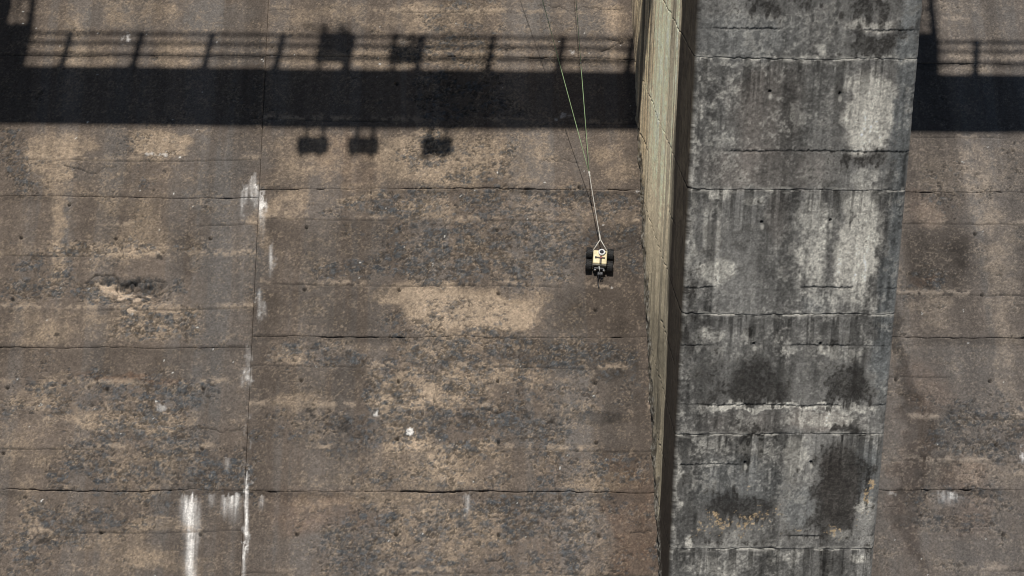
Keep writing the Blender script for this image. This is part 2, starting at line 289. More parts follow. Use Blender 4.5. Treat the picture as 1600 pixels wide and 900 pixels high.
def slope_surface(X, V, zone):
    """relief (along the face normal) and base colour at points of the spillway face"""
    wx = X + (fbm(X*1.7, V*1.7, 1, 4)-.5)*.42 + (fbm(X*9, V*9, 9, 3)-.5)*.06
    wv = V + (fbm(X*1.7+40, V*1.7, 2, 4)-.5)*.22 + (fbm(X*9, V*9+30, 10, 3)-.5)*.05
    big = fbm(X*.55, V*.55, 3, 4); med = fbm(X*2.6, V*3.4, 4, 4); pat = fbm(X*7, V*8, 5, 4)
    fin = fbm(X*21, V*23, 6, 3); grit = fbm(X*48, V*50, 7, 2)
    wash = fbm(X*1.25+5, V*.10, 37, 4); strk = fbm(X*3.2, V*.16, 8, 4); strk2 = fbm(X*11, V*.5, 12, 3)
    tan = paintf(F_TAN, wx, wv, 0.02); agg = paintf(F_AGG, wx, wv, 0.03); gry = paintf(F_GREY, wx, wv); drk = paintf(F_DARK, wx, wv)
    off = (X < -6.2) | (X > 8.7) | (V > 6.2) | (V < -2.6)
    tan = np.where(off, ss(.45, .75, med)*.6, tan); agg = np.where(off, ss(.4, .7, big)*.6, agg)
    rst = paintf(F_RUST, wx, wv)
    band = np.zeros_like(X); ln = LINES[zone]
    allv = sorted(ln+VJ[zone])
    vw = V + (vn(X*.9, X*0+3.3, 14)-.5)*.05 + (vn(X*6, X*0, 15)-.5)*.015
    idx = np.searchsorted(np.array(allv), vw)
    bt = np.random.default_rng(5 if zone == 'L' else 8 if zone == 'R' else 3).random(len(allv)+2)
    band = (bt[idx]-.5)
    # upright form panels and wash columns with fairly sharp sides
    def cols(fr, k, soft):
        t = X*fr+k*.37+(fbm(V*.35+k, X*0+k, 42, 3)-.5)*.22+(pat-.5)*.10; i_ = np.floor(t).astype(np.int64); f_ = ss(.5-soft, .5+soft, t-i_)
        g_ = GR[k % 8][:, k]; return g_[i_ % 512]*(1-f_)+g_[(i_+1) % 512]*f_
    colm = (cols(1.18, 3, .10)-.5)+(cols(2.9, 6, .16)-.5)*.55
    # ---- colour
    n = len(X); c = np.repeat(C_BROWN[None, :], n, 0)
    c = mix(c, C_GREY, np.clip(gry*(.6+.5*med)+ss(.55, .75, strk)*.45, 0, .95)); tan = tan + (wash-.5)*.24+(strk-.5)*.15+colm*.16
    tan = tan + .16*np.clip(agg, 0, 1); tm = np.clip(ss(.05, 1.0, tan*1.05 + (pat-.5)*.34 + (fin-.5)*.26 + (med-.5)*.50 + (grit-.5)*.22), 0, 1)
    c = mix(c, C_TAN, tm*.94)
    c = mix(c, C_LTAN, ss(.65, 1.25, tan+(fin-.5)*.6+(grit-.5)*.5)*.6)
    c = mix(c, C_RUST, np.clip(rst*(.3+.6*pat), 0, .4))
    c *= (1 - np.clip(drk*(.55+.7*med), 0, .62))[:, None]
    c *= (1 + band*.14 + (strk-.5)*(.18+.26*ss(0, 5, V)) + (strk2-.5)*.12 + (big-.5)*.16 + (wash-.5)*.26 + colm*(.14+.14*ss(.5, 4.5, V)))[:, None]
    # bare aggregate: pits and stones
    f1, f2, cid = worley(X*12+(fin-.5)*.5, V*16+(grit-.5)*.5, 2)
    f1b, f2b, cidb = worley(X*24+fin, V*27, 5)
    ag = np.clip(agg*(.55+.9*ss(.3, .7, fbm(X*3.4+7, V*5, 43, 3)))+(med-.5)*.45, 0, 1.1)
    jx = (vn(X*31, V*31, 40)-.5); jv = (vn(X*31+9, V*31, 41)-.5)
    p1, _, pc = worley(X*15+jx*.75, V*21+jv*.75, 3); p2, _, pc2 = worley(X*29+jx*.8, V*38+jv*.8, 6)
    dens = .08+.62*ag+(pat-.5)*.55
    pit = np.maximum(ss(.10, .0, p1-.50*np.sqrt(np.clip((dens-pc)*1.5, 0, 1))-.04), .8*ss(.14, .0, p2-.58*np.sqrt(np.clip((dens*1.05-pc2)*1.6, 0, 1))-.02))
    pit = np.where(dens < np.minimum(pc, pc2), 0, pit)
    pit *= ss(.05, .25, ag)
    c = mix(c, np.where((pc2 > .22)[:, None], C_PIT, C_STONE*.8), pit*(.52+.34*grit))
    st = ss(.08, .17, f2-f1)*ss(.52, .44, f1)*ss(.90-.40*ag, .91-.40*ag, cid)*ss(.12, .5, ag)
    sc_ = C_STONE*(.72+.75*cidb[:, None]) ; bl = ss(.6, .95, vn(X*3, V*3, 31))[:, None]
    sc_ = sc_*(1-bl*.5) + C_BLUE*bl*.5
    c = c*(1-st[:, None]*.55) + sc_*st[:, None]*.55
    b1, b2, bc = worley(X*6.5+jx*.25, V*9+jv*.3, 4)
    bs = ss(.05, .12, b2-b1)*ss(.46, .40, b1+(fin-.5)*.2)*(bc > .86-.28*ag)*ss(.35, .6, ag)
    c = c*(1-bs[:, None]*.6)+(C_STONE*(.75+.6*pc[:, None]))*bs[:, None]*.6
    c = mix(c, C_PIT, ss(.10, .0, np.abs(b1-.44))*(bc > .86-.28*ag)*ss(.35, .6, ag)*.35)
    crev = ss(.07, .0, f2-f1)*ag*.40*ss(.50, .66, med)
    c = mix(c, C_PIT, crev)
    # sand grain and small grains everywhere
    sp = ss(.66, .78, fin)*(.12+.40*ag); c = mix(c, C_DARK, sp)
    g2 = ss(.72, .84, grit); c = mix(c, C_TAN*1.05, g2*.30*ss(.35, .6, pat+tan*.4))
    c *= (1 + (grit-.5)*(.18+.2*ag) + (cidb-.5)*.14)[:, None]
    c *= (1 + (RNG.random(n)-.5)*.22)[:, None]
    # stones with a lichen blue tint and white bird marks
    wd = (cid > .988) & (f1 < .13) & (fin > .5); c = np.where(wd[:, None], rgb(206, 203, 196)*(.8+.3*cidb[:, None]), c)
    # dark damp line just under joints, tan lip just above
    for vj in VJ[zone]:
        dv = vw-vj; c *= (1-.30*ss(-.16, -.02, dv)*ss(.012, 0, dv)*ss(.35, .7, vn(X*1.3, X*0+vj, 17)))[:, None]
    lm = paintf(F_LIME, X+(fin-.5)*.05+(pat-.5)*.06, V+(fin-.5)*.05+(vn(X*26, V*1.2, 19)-.5)*.35*0, 0)
    lm = np.where(off, 0, lm)
    drip = fbm(X*42, V*2.2, 22, 3)
    lm = np.clip(lm, 0, 1.6)*ss(.25, .75, np.clip(lm, 0, 1)*.55+(fbm(X*19, V*11, 34, 4)-.5)*1.5+.22)*(.5+.7*drip)
    for ax, a0, bx, b0, w_, am in DRIPS:
        t = (a0-V)/(a0-b0)+(vn(X*55, X*0+ax, 39)-.75)*.22; cx = ax+(bx-ax)*t+(vn(V*3, V*0+ax, 35)-.5)*w_*.7
        k = np.exp(-((X-cx)/(w_*(1+.25*t)))**2)*ss(-.01, .02, t)*ss(1.02, .25, t)
        lm = lm + am*k*(.35+1.05*drip)*(.75+.5*fin)
    c = mix(c, C_LIME, np.clip(lm*.95, 0, .92))
    # ---- relief
    d = (big-.5)*.020 + (med-.5)*.010 + band*.007 + (fin-.5)*.004 + (grit-.5)*.0022
    d += bs*.012 + st*.009*(1-f1) - pit*.012 - crev*.012 + tm*-.004
    for i, vl in enumerate(ln):
        dv = np.abs(vw-vl); k = ss(.40, .60, vn(X*.8+i*7, X*0+vl*3, 18)); wd_ = .012+.010*vn(X*5, X*0+i, 21)
        g = ss(wd_, wd_*.2, dv)*k; d -= .016*g; c = mix(c, C_PIT, g*.50)
        c = mix(c, C_LTAN, ss(.07, .0, np.abs(vw-vl-.04))*ss(.5, .75, vn(X*1.7+i*3, X*0, 23))*ss(.4, .62, pat*.5+fin*.5)*.55)
    for hx, hv in HOLES:
        r = np.hypot(X-hx, V-hv); h = ss(.034, .016, r); d -= h*.06; c = mix(c, C_PIT*.8, h*.8)
    for hx, hv, rr in SPOTS:
        r = np.hypot((X-hx)*.8, V-hv)+(fin-.5)*rr*1.1; h = ss(rr, rr*.5, r); c = mix(c, C_PIT, h*.75); d -= h*.006
    # broken ledge with a hollow below its lip
    hx, hv = at(205, 452); q = (X-hx)/.62; qq = V-hv+.10*(X-hx)+(pat-.5)*.14
    led = ss(1, .45, np.abs(q))
    d += led*(-.085*ss(.13, .02, qq)*ss(-.26, .0, qq)) + led*.02*ss(.0, .08, qq-.11)*ss(.3, .1, qq)
    c = mix(c, C_STONE*.75, led*ss(.10, .03, np.abs(qq-.10))*ss(.35, .6, fin)*.45)
    for ex_, ey_, ew_, eh_ in SPALL:
        k = ss(1.15, .85, np.hypot((X-ex_)/ew_, (V-ey_)/eh_)+(fin-.5)*.9+(pat-.5)*.5); c = mix(c, C_LTAN*1.12, k*.85); d += k*.012
    # short cracks
    for (ax, ay), (bx, by), wdt in CRACKS:
        t = np.clip(((X-ax)*(bx-ax)+(V-ay)*(by-ay))/((bx-ax)**2+(by-ay)**2), 0, 1)
        r = np.hypot(X-(ax+t*(bx-ax)), V-(ay+t*(by-ay))+(fbm(X*5, X*0, 25, 3)-.5)*.14)
        g = ss(wdt, wdt*.25, r); d -= g*.03; c = mix(c, C_PIT*.8, g*.7)
    if zone == 'Q': g_ = c.mean(1, keepdims=True); c = (c*.72+g_*.28)*.86
    return d, np.clip(c, .008, .9)
SPALL = [at(x, y)+(w_*PXM, h_*PVM) for x, y, w_, h_ in [(170, 451, 13, 4), (180, 455, 7, 4), (196, 461, 12, 3.5), (204, 486, 5, 4), (160, 447, 5, 2.5), (176, 447, 9, 2.5), (190, 466, 8, 3), (215, 470, 6, 2.5), (232, 462, 5, 2), (150, 444, 4, 2)]]
CRACKS = [(at(*a), at(*b), w_) for a, b, w_ in [((840, 8), (975, 17), .010), ((845, 250), (905, 247), .010), ((150, 447), (220, 462), .018), ((215, 460), (272, 470), .014), ((240, 465), (255, 478), .012), ((135, 436), (215, 440), .022), ((205, 440), (260, 436), .014), ((225, 455), (262, 462), .014), ((195, 448), (240, 452), .016), ((262, 468), (300, 484), .010), ((525, 443), (565, 447), .012),
          ((940, 80), (985, 62), .018), ((950, 60), (990, 74), .016), ((750, 640), (800, 650), .016), ((780, 642), (870, 660), .014), ((840, 655), (880, 664), .012), ((760, 880), (785, 875), .02), ((1400, 618), (1440, 622), .010), ((985, 832), (1018, 834), .016), ((1380, 790), (1445, 805), .010), ((130, 640), (230, 648), .012), ((320, 670), (382, 667), .012), ((100, 262), (180, 268), .012), ((940, 395), (985, 385), .010)]]

def axis_pts(a, b, lo, hi, fine, coarse):
    """points from a to b, fine inside lo..hi and coarse outside"""
    out = [a]; x = a
    while x < b-1e-9:
        x += fine if (x+1e-9 >= lo and x < hi) else (min(coarse, lo-x) if x < lo else coarse)
        out.append(min(x, b))
    return np.array(out)
def joint_curve(X, vj, zone, side):
    k = {'L': 0, 'R': 50, 'Q': 90}[zone] + vj*3
    w_ = (vn(X*.45+k, X*0+k, 26)-.5)*.075 + (vn(X*1.9+k, X*0+k, 27)-.5)*.055 + (vn(X*8+k, X*0+k, 28)-.5)*.026 + (vn(X*30+k, X*0+k, 30)-.5)*.010
    gap = .0005 + .009*vn(X*.8+k, X*0+k, 29)**2.6 + .008*ss(.72, .9, vn(X*6+k, X*0, 24))
    return vj + w_*.62 + side*gap
def build_panel(zone, x0, x1, xlo, xhi, root):
    vs = [20.0] + [None]
    tops = VJ[zone]
    FINE = .0142
    for i in range(len(tops)-1):
        vt, vb = tops[i], tops[i+1]
        xs = axis_pts(x0, x1, xlo, xhi, FINE, .14)
        vis = not (vb > 6.3 or vt < -2.75)
        rows = max(4, int((vt-vb)/(FINE if vis else .16)))
        if not vis: xs = axis_pts(x0, x1, 99, 99, .2, .2)
        t = np.linspace(0, 1, rows+1)
        top = joint_curve(xs, vt, zone, -1); bot = joint_curve(xs, vb, zone, +1)
        X = np.repeat(xs[None, :], rows+1, 0); V = bot[None, :]*(1-t[:, None]) + top[None, :]*t[:, None]
        nu = len(xs); nv = rows+1
        e = np.minimum(np.minimum(X-x0, x1-X), np.minimum(V-bot[None, :], top[None, :]-V))
        Xf, Vf, ef = X.ravel(), V.ravel(), e.ravel()
        d, c = slope_surface(Xf, Vf, zone)
        chip = fbm(Xf*9, Vf*9, 33, 3)
        d = d - .010*np.exp(-ef/(.004+.022*chip**3)) + {'L': .012, 'R': 0, 'Q': .004}[zone]
        P = VO[None, :] + np.outer(Xf, [1, 0, 0]) + np.outer(Vf, EV) + np.outer(d, EN)
        Q = gridq(nu, nv)
        # skirts down into the joints
        ring = np.concatenate([np.arange(nu), np.arange(1, nv)*nu+nu-1, (nv-1)*nu+np.arange(nu-2, -1, -1), np.arange(nv-2, 0, -1)*nu])
        P2 = P[ring] - EN*.11; o = len(P); m = len(ring); j = np.arange(m)
        Q = np.concatenate([Q, np.stack([ring[j], o+j, o+(j+1) % m, ring[(j+1) % m]], 1)])
        P = np.concatenate([P, P2]); c = np.concatenate([c, c[ring]*.6])
        raw('concrete_lift', P, Q, M_SLOPE, root, c)
    # solid core behind the cast lifts
    z1 = tops[0]; zb = tops[-1]; b = []
    for v in (zb-.5, z1):
        for dd in (-.115, -3.0):
            for x in (x0-.0, x1+.0):
                b.append(VO + np.array([x, 0, 0]) + EV*v + EN*dd)
    b = np.array(b)
    raw('core', b, [(0, 1, 5, 4), (2, 6, 7, 3), (0, 4, 6, 2), (1, 3, 7, 5), (0, 2, 3, 1), (4, 5, 7, 6)], M_PLAIN, root, None, False)
VTOP = 13.2
for k in VJ: VJ[k] = [VTOP, 11.6, 9.45] + VJ[k]
XPL, XPR = XB-BAY, XC-BAY                                # the next pier to the left, beyond the frame
rt = empty('dam_spillway', (-4.9, Y0-20/math.tan(S), -20)); tag(rt, 'stained brown dam spillway face left of the long upright joint, with white lime streak', 'spillway')
build_panel('L', XPR-.4, XJ-.003, -6.4, 9, rt)
rt = empty('dam_spillway', (.3, Y0-20/math.tan(S), -20)); tag(rt, 'worn tan and brown dam spillway face under the crawler robot, between joint and pier', 'spillway')
build_panel('R', XJ+.003, XB+.3, -9, 99, rt)
rt = empty('dam_spillway', (8, Y0-20/math.tan(S), -20)); tag(rt, 'grey brown dam spillway face at right edge, beyond the concrete pier', 'spillway')
build_panel('Q', XC-.3, XC+5.2, 5.6, 8.95, rt)

# ground at the dam's foot
g = MB(); g.add([(-600, -600, -20), (600, -600, -20), (600, 600, -20), (-600, 600, -20)], [(0, 1, 2, 3)])
tag(g.build('ground', M_GROUND), kind='structure')

# ================================================================== PIERS
KF = 1/136.0                                             # metres per photo pixel on the pier nose
def ffeat(l): return feat(l, atf, KF, KF*1.06)
P_BLACK = ffeat([(1262, 690, 1348, 850, .40, .6), (1110, 600, 1245, 630, .45), (1285, 600, 1360, 630, .5), (1345, 60, 1405, 90, .4), (1180, 820, 1290, 850, .25), (1100, 780, 1210, 812, .35), (1090, 672, 1380, 682, .3), (1100, 286, 1410, 294, .25), (1165, -10, 1220, 20, .9), (1238, -10, 1275, 12, .7), (1322, -10, 1402, 26, .8), (1325, 48, 1400, 88, .75), (1085, 0, 1096, 100, .4), (1400, 42, 1440, 62, .5), (1310, 235, 1345, 268, .75), (1345, 235, 1384, 262, .55), (1200, 238, 1222, 275, .35), (1322, 318, 1336, 348, .6),
  (1070, 430, 1082, 560, .6), (1128, 570, 1232, 628, .75), (1180, 545, 1205, 590, .4), (1288, 575, 1352, 628, .9), (1330, 555, 1356, 590, .7), (1290, 520, 1340, 555, .35), (1165, 668, 1202, 680, .7), (1290, 668, 1345, 684, .8), (1100, 625, 1380, 631, .25),
  (1280, 705, 1340, 770, .75), (1270, 760, 1335, 830, .7), (1110, 770, 1196, 812, .85), (1330, 730, 1362, 780, .55), (1078, 820, 1130, 850, .5), (1275, 862, 1325, 905, .6), (1060, 690, 1076, 850, .3), (1150, 712, 1180, 730, .3), (1130, 500, 1190, 520, .3), (1335, 40, 1345, 60, .5), (1345, 845, 1362, 856, .4), (1080, 560, 1130, 590, .25)])
P_LIGHT = ffeat([(1318, 125, 1392, 236, .75, .2), (1325, 28, 1400, 46, .55), (1100, 110, 1160, 230, .18), (1262, 62, 1300, 86, .3), (1330, 265, 1380, 292, .4), (1085, 92, 1420, 98, .4),
  (1095, 330, 1140, 395, .35), (1092, 405, 1150, 445, .65), (1245, 300, 1300, 450, .46), (1310, 296, 1372, 455, .72, .25), (1110, 295, 1140, 312, .7), (1160, 308, 1195, 318, .5), (1250, 455, 1390, 488, .28), (1230, 490, 1255, 500, .5),
  (1095, 510, 1130, 530, .4), (1210, 540, 1310, 560, .3), (1290, 545, 1352, 565, .4), (1095, 631, 1300, 641, .75, .3), (1230, 641, 1345, 672, .5), (1300, 632, 1375, 642, .5), (1230, 680, 1262, 735, .5), (1075, 690, 1200, 715, .3), (1100, 728, 1132, 734, .6),
  (1330, 785, 1362, 808, .7), (1068, 830, 1085, 860, .8), (1290, 825, 1332, 845, .45), (1065, 866, 1180, 905, .35), (1200, 862, 1260, 885, .4), (1328, 863, 1354, 884, .9), (1078, 100, 1092, 300, .3), (1072, 300, 1086, 440, .35), (1060, 440, 1075, 680, .2), (1050, 690, 1062, 860, .35), (1130, 520, 1280, 540, .2), (1180, 690, 1300, 770, .15), (1395, 40, 1420, 90, .2), (1335, 730, 1352, 745, .3)])
P_BROWN = ffeat([(1150, 105, 1250, 235, .45), (1090, 236, 1300, 293, .45), (1200, 300, 1235, 380, .35), (1230, 640, 1345, 676, .5), (1285, 700, 1340, 820, .6), (1095, 640, 1230, 680, .3), (1310, 300, 1372, 450, .3), (1318, 125, 1392, 236, .35), (1325, 28, 1400, 46, .3)])
P_BLUE = ffeat([(1395, 0, 1440, 300, .55), (1372, 300, 1412, 620, .6), (1090, 30, 1240, 90, .2), (1230, 760, 1270, 830, .3), (1340, 690, 1375, 800, .4), (1085, 715, 1230, 800, .3), (1250, 460, 1300, 490, .3)])
P_DSTR = ffeat([(1300, 130, 1318, 235, .65, .25), (1240, 0, 1262, 300, .2), (1368, 300, 1384, 450, .55), (1290, 300, 1308, 440, .4), (1170, 310, 1250, 445, .3), (1385, 300, 1395, 620, .25), (1180, 500, 1215, 640, .3), (1270, 500, 1285, 630, .3), (1160, 690, 1170, 850, .15), (1165, 100, 1170, 235, .2), (1222, 110, 1240, 235, .3), (1395, 110, 1400, 290, .3)])
P_RUST = ffeat([(1080, 798, 1145, 832, .85, .8), (1150, 790, 1215, 835, .7, .8), (1355, 745, 1368, 790, .7), (1170, 758, 1178, 772, .8), (1240, 822, 1260, 832, .6), (1330, 805, 1365, 820, .4), (1280, 820, 1320, 845, .5)])
PH = [atf(*q) for q in [(1203, 143), (1312, 146), (1190, 347), (1297, 344), (1178, 537), (1282, 537), (1164, 723), (1267, 722)]]
PLN = [atf(1250, y)[1] for y in (46, 237, 450, 540, 634, 726, 838)]
C_PG = rgb(90, 88, 84); C_PL = rgb(153, 149, 140); C_PB = rgb(30, 28, 26); C_PBR = rgb(90, 82, 75); C_PBL = rgb(84, 87, 87); C_OR = rgb(138, 120, 94)
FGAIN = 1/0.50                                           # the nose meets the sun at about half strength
def pier_front(X, Z):
    wx = X+(fbm(X*5, Z*5, 1, 4)-.5)*.12; wz = Z+(fbm(X*5+30, Z*5, 2, 4)-.5)*.14
    big = fbm(X*.9, Z*.7, 3, 4); med = fbm(X*4, Z*3, 4, 4); pat = fbm(X*11, Z*10, 5, 6, .62); fin = fbm(X*34, Z*32, 6, 4, .65); Zl = Z+(fbm(X*3, Z*0+np.floor((Z-Z0)/LIFT), 38, 3)-.5)*.1; st = fbm(X*4.2, Z*.30, 8, 4); st2 = fbm(X*20, Z*.7+np.floor((Z-Z0)/LIFT)*5.3, 12, 4); spk = fbm(X*60, Z*60, 7, 2)
    n = len(X); c = np.repeat(C_PG[None, :], n, 0)
    c = mix(c, C_PBR, np.clip(paintf(P_BROWN, wx, wz)*(.5+.7*st), 0, .8)); c = mix(c, C_PBL, np.clip(paintf(P_BLUE, wx, wz), 0, .8))
    c *= (1+(st-.5)*.80+(st2-.5)*.45+(big-.5)*.50+(pat-.5)*.28+(med-.5)*.22+(fin-.5)*.2)[:, None]
    li = paintf(P_LIGHT, wx, wz); li = ss(.05, .95, li*1.05+(pat-.5)*.34+(fin-.5)*.34+(st2-.5)*.25)
    c = mix(c, C_PL*(1+(st2[:, None]-.5)*.5), li*.90)
    c = mix(c, C_PL, ss(.52, .85, pat*.4+med*.3+fin*.3)*.42)
    c *= (1-.5*np.clip(paintf(P_DSTR, X+(st-.5)*.06, wz)*(.6+.6*st2), 0, 1))[:, None]
    bk = paintf([f_[:5]+(.75,) for f_ in P_BLACK], wx+(pat-.5)*.05, wz+(st2-.5)*.16); bm = ss(.24, .80, bk*1.08+(pat-.5)*.60+(fin-.5)*.45+(med-.5)*.55+(st2-.5)*.40)
    c = mix(c, C_PB, bm*(.62+.30*ss(.35, .65, fin)))
    zz = np.mod(Z0-Z, LIFT)/LIFT                          # 0 at a lift joint, growing downwards: runs of dark water below it
    c *= (1-.62*ss(.50, .72, st2)*ss(.15+.9*st, .0, zz))[:, None]
    c = mix(c, C_PB, ss(.64, .82, pat*.35+big*.40+fin*.25)*.60)
    ru = paintf(P_RUST, wx, wz); c = mix(c, C_OR, ss(.60, .80, ss(.05, .8, ru)*.46+(fin-.5)*1.05+(pat-.5)*.6+(med-.5)*.4)*ss(.0, .15, ru)*.75)
    c *= (1+(fin-.5)*.42+(spk-.5)*.34+(RNG.random(n)-.5)*.26)[:, None]
    d = (big-.5)*.008+(pat-.5)*.004+(fin-.5)*.003-bm*.002+li*.001
    for i, zl in enumerate(PLN):
        dz = np.abs(Z+(vn(X*3, X*0+i, 14)-.5)*.02+(fin-.5)*.022-zl); g = ss(.014, .003, dz)*ss(.3, .6, vn(X*2+i*5, X*0, 15)); d -= g*.012; c = mix(c, C_PB, g*.55)
    for hx, hz in PH:
        r = np.hypot(X-hx, Z-hz); h = ss(.017, .009, r); d -= h*.05; c = mix(c, C_PB, h*.8)
        c = mix(c, C_PL, ss(.03, .01, np.hypot(X-hx-.01, (Z-hz+.06)*.6))*.6)
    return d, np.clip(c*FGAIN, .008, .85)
# left flank of the pier: depth behind the nose, height
def sfeat(l):
    out = []
    for x0, y0, x1, y1, a, soft in l:
        p = ats(x0, y0); q = ats(x1, y1); out.append(((p[0]+q[0])/2, (p[1]+q[1])/2, abs(p[0]-q[0])/2, abs(p[1]-q[1])/2, a, soft))
    return out
C_SL = rgb(226, 209, 177); C_ST = rgb(206, 184, 148); C_SG = rgb(150, 142, 124); C_SD = rgb(40, 35, 31); C_SK = rgb(66, 62, 56)
def pier_side(D, Z):
    big = fbm(D*.7, Z*.5, 3, 4); med = fbm(D*3, Z*2, 4, 4); pat = fbm(D*9, Z*7, 5, 4); fin = fbm(D*26, Z*26, 6, 3); st = fbm(D*2.6+9, Z*.16, 8, 4); st2 = fbm(D*8, Z*.3, 12, 4)
    n = len(D); c = np.repeat(C_SL[None, :], n, 0)
    zb = (YN + D - Y0)*math.tan(S)                        # height of the slope at this depth
    h = Z-zb                                              # height above the slope
    low = ss(-6.6, -9.6, Z)
    c = mix(c, C_ST, ss(.30, .62, (D-2.0)/5.0+(med-.5)*.35+(st-.5)*.3)*.85)
    c = mix(c, C_SG, np.clip(ss(.52, .70, st)*.75+ss(.55, .75, st2)*.45, 0, .85))
    c = mix(c, C_SG*.42, low*(.66+.34*med))
    # dark stained strip down the nose corner
    edge = 1.20+.20*(st2-.5)+.10*(med-.5)+low*.1+(Z+6)*.05
    c = mix(c, C_SD, ss(edge+.10, edge-.06, D)*(.93+.07*pat)); c = mix(c, C_SK, ss(.6, .8, st2)*ss(edge, edge-.3, D)*.35)
    c = mix(c, C_SG*1.15, ss(.10, .03, np.abs(D-edge-.12))*.5)
    # rough stony fillet along the foot
    fo = ss(.55, .32, h+(pat-.5)*.25+(med-.5)*.2)*ss(-6.7, -7.4, Z)
    c = mix(c, C_SK, fo*.8); c = mix(c, C_PL, fo*ss(.62, .75, fin)*.5)
    fo2 = ss(.9, .3, h)*ss(-7.2, -6.2, Z); c = mix(c, C_BROWN, fo2*.55)
    c = mix(c, C_SD, ss(.58, .76, st2*.5+st*.5)*.6)
    c *= (1+(pat-.5)*.22+(fin-.5)*.22+(big-.5)*.25+(RNG.random(n)-.5)*.10)[:, None]
    rg = fbm(D*12, Z*.35, 36, 3); d = (big-.5)*.012+(pat-.5)*.004+(rg-.5)*.026*ss(edge-.1, edge+.35, D)+(fin-.5)*.0022+fo*.03*pat
    for i in range(7):
        zl = Z0-LIFT*(i+.5)+.75*0; dz = np.abs(Z+(vn(D*2, D*0+i, 14)-.5)*.05-zl); g = ss(.014, .004, dz)*ss(.45, .7, vn(D*.8+i*3, D*0, 15)); d -= g*.01; c = mix(c, C_SD, g*.5)
    return d, np.clip(c, .01, .80)
def build_pier(x0, x1, label, detailed):
    root = empty('bridge_pier', ((x0+x1)/2, YN, -20)); tag(root, label, 'pier', 'piers of the spillway')
    zs = [2.0, .3, -1.2, -2.7, -3.457] + [Z0-LIFT*i for i in range(0, 6)] + [-14.6, -20.2]
    zs = [2.0, -.457, -1.957, -3.457] + [Z0-LIFT*i for i in range(0, 6)] + [-13.957, -20.2]
    back = 33.6
    for i in range(len(zs)-1):
        zt, zb = zs[i]-.006, zs[i+1]+.006
        vis = detailed and zb < -4.5 and zt > -13.3
        f = .0105 if vis else .25
        ch = .035
        side = axis_pts(0, back-YN-ch, 0, 7.6, .022 if vis else .4, .4)[::-1]       # depth, from back to nose
        xs = np.linspace(x0+ch, x1-ch, max(4, int((x1-x0)/f)))
        rows = max(3, int((zt-zb)/f)); Zr = np.linspace(zb, zt, rows+1)
        # path: left flank, nose, right flank
        pd = np.concatenate([side+ch, np.zeros(len(xs)), axis_pts(0, back-YN-ch, 0, 0, .4, .4)+ch])
        px = np.concatenate([np.full(len(side), x0), xs, np.full(len(pd)-len(side)-len(xs), x1)])
        nx = np.concatenate([np.full(len(side), -1.0), np.zeros(len(xs)), np.full(len(pd)-len(side)-len(xs), 1.0)]); ny = -(nx == 0).astype(float)
        nu = len(pd); nv = rows+1
        PX = np.repeat(px[None], nv, 0).ravel(); PD = np.repeat(pd[None], nv, 0).ravel(); NX = np.repeat(nx[None], nv, 0).ravel(); NY = np.repeat(ny[None], nv, 0).ravel()
        wob = (vn(px*2.1+pd*.6, px*0+zs[i], 26)-.5)*.022+(vn(px*19+pd*6, px*0+zs[i], 27)-.5)*.016
        wob2 = (vn(px*2.1+pd*.6, px*0+zs[i+1], 26)-.5)*.022+(vn(px*19+pd*6, px*0+zs[i+1], 27)-.5)*.016
        gp = .0002+.0035*ss(.45, .8, vn(px*2.7+pd*.8, px*0+zs[i], 28)); gp2 = .0002+.0035*ss(.45, .8, vn(px*2.7+pd*.8, px*0+zs[i+1], 28))
        tt = np.linspace(0, 1, nv)[:, None]
        PZ = ((zs[i+1]+wob2+gp2)[None]*(1-tt) + (zs[i]+wob-gp)[None]*tt)
        ez = np.minimum(PZ-PZ[0:1], PZ[-1:]-PZ).ravel(); PZ = PZ.ravel()
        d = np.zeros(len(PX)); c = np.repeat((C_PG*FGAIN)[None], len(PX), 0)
        if detailed:
            fr = NY != 0; d[fr], c[fr] = pier_front(PX[fr]-(x0-XB), PZ[fr])
            lf = NX < 0; d[lf], c[lf] = pier_side(PD[lf], PZ[lf])
            # crumbled arrises at the nose corners
            cr = fbm(PZ*7, PX*3, 33, 3); e = np.minimum(np.abs(PX-x0), np.abs(PX-x1))+PD
            k = np.exp(-e/.035)*ss(.5, .72, cr); d -= k*.016*fbm(PZ*40, PX*30, 5, 2)
            c = mix(c, C_PB*FGAIN, np.clip(k*1.3, 0, .8)*ss(.3, .6, fbm(PX*30, PZ*30, 6, 2)))
        d -= .006*np.exp(-ez/.006)*(.3+fbm(PX*14+PD*5, PZ*0+zt, 5, 2))
        c = mix(c, C_PB*FGAIN, np.exp(-ez/.012)*.35*ss(.3,.7,fbm(PX*3, PD*2+PZ, 4, 3)))
        cl = np.exp(-(ez/.030)**2)*ss(.50, .72, fbm(PX*9+PD*4, PZ*30, 5, 3)); c = mix(c, C_PL*FGAIN, cl*.55*(NY != 0))
        P = np.stack([PX+NX*d, YN+PD+NY*d, PZ], 1)
        Q = gridq(nu, nv); o = len(P)
        inn = np.stack([-nx, -ny, nx*0], 1)*.08
        P = np.concatenate([P, P[:nu]+inn, P[o-nu:o]+inn]); j = np.arange(nu-1)
        Q = np.concatenate([Q, np.stack([o+j, o+j+1, j+1, j], 1), np.stack([o-nu+j, o-nu+j+1, o+nu+j+1, o+nu+j], 1)])
        c = np.concatenate([c, c[:nu]*.7, c[o-nu:o]*.7])
        raw('concrete_lift', P, Q, M_PIER, root, c)
    b = MB(); b.box((0, (back-YN)/2+.03, 10.9), (x1-x0-.12, back-YN-.06, 22.1)); b.build('core', M_PLAIN, root)
    return root
build_pier(XB, XC, 'tall grey concrete pier with black moss stains, standing out from the spillway', True)
build_pier(XPL, XPR, 'concrete pier just beyond the left edge, seen by the shadow of its tower', False)

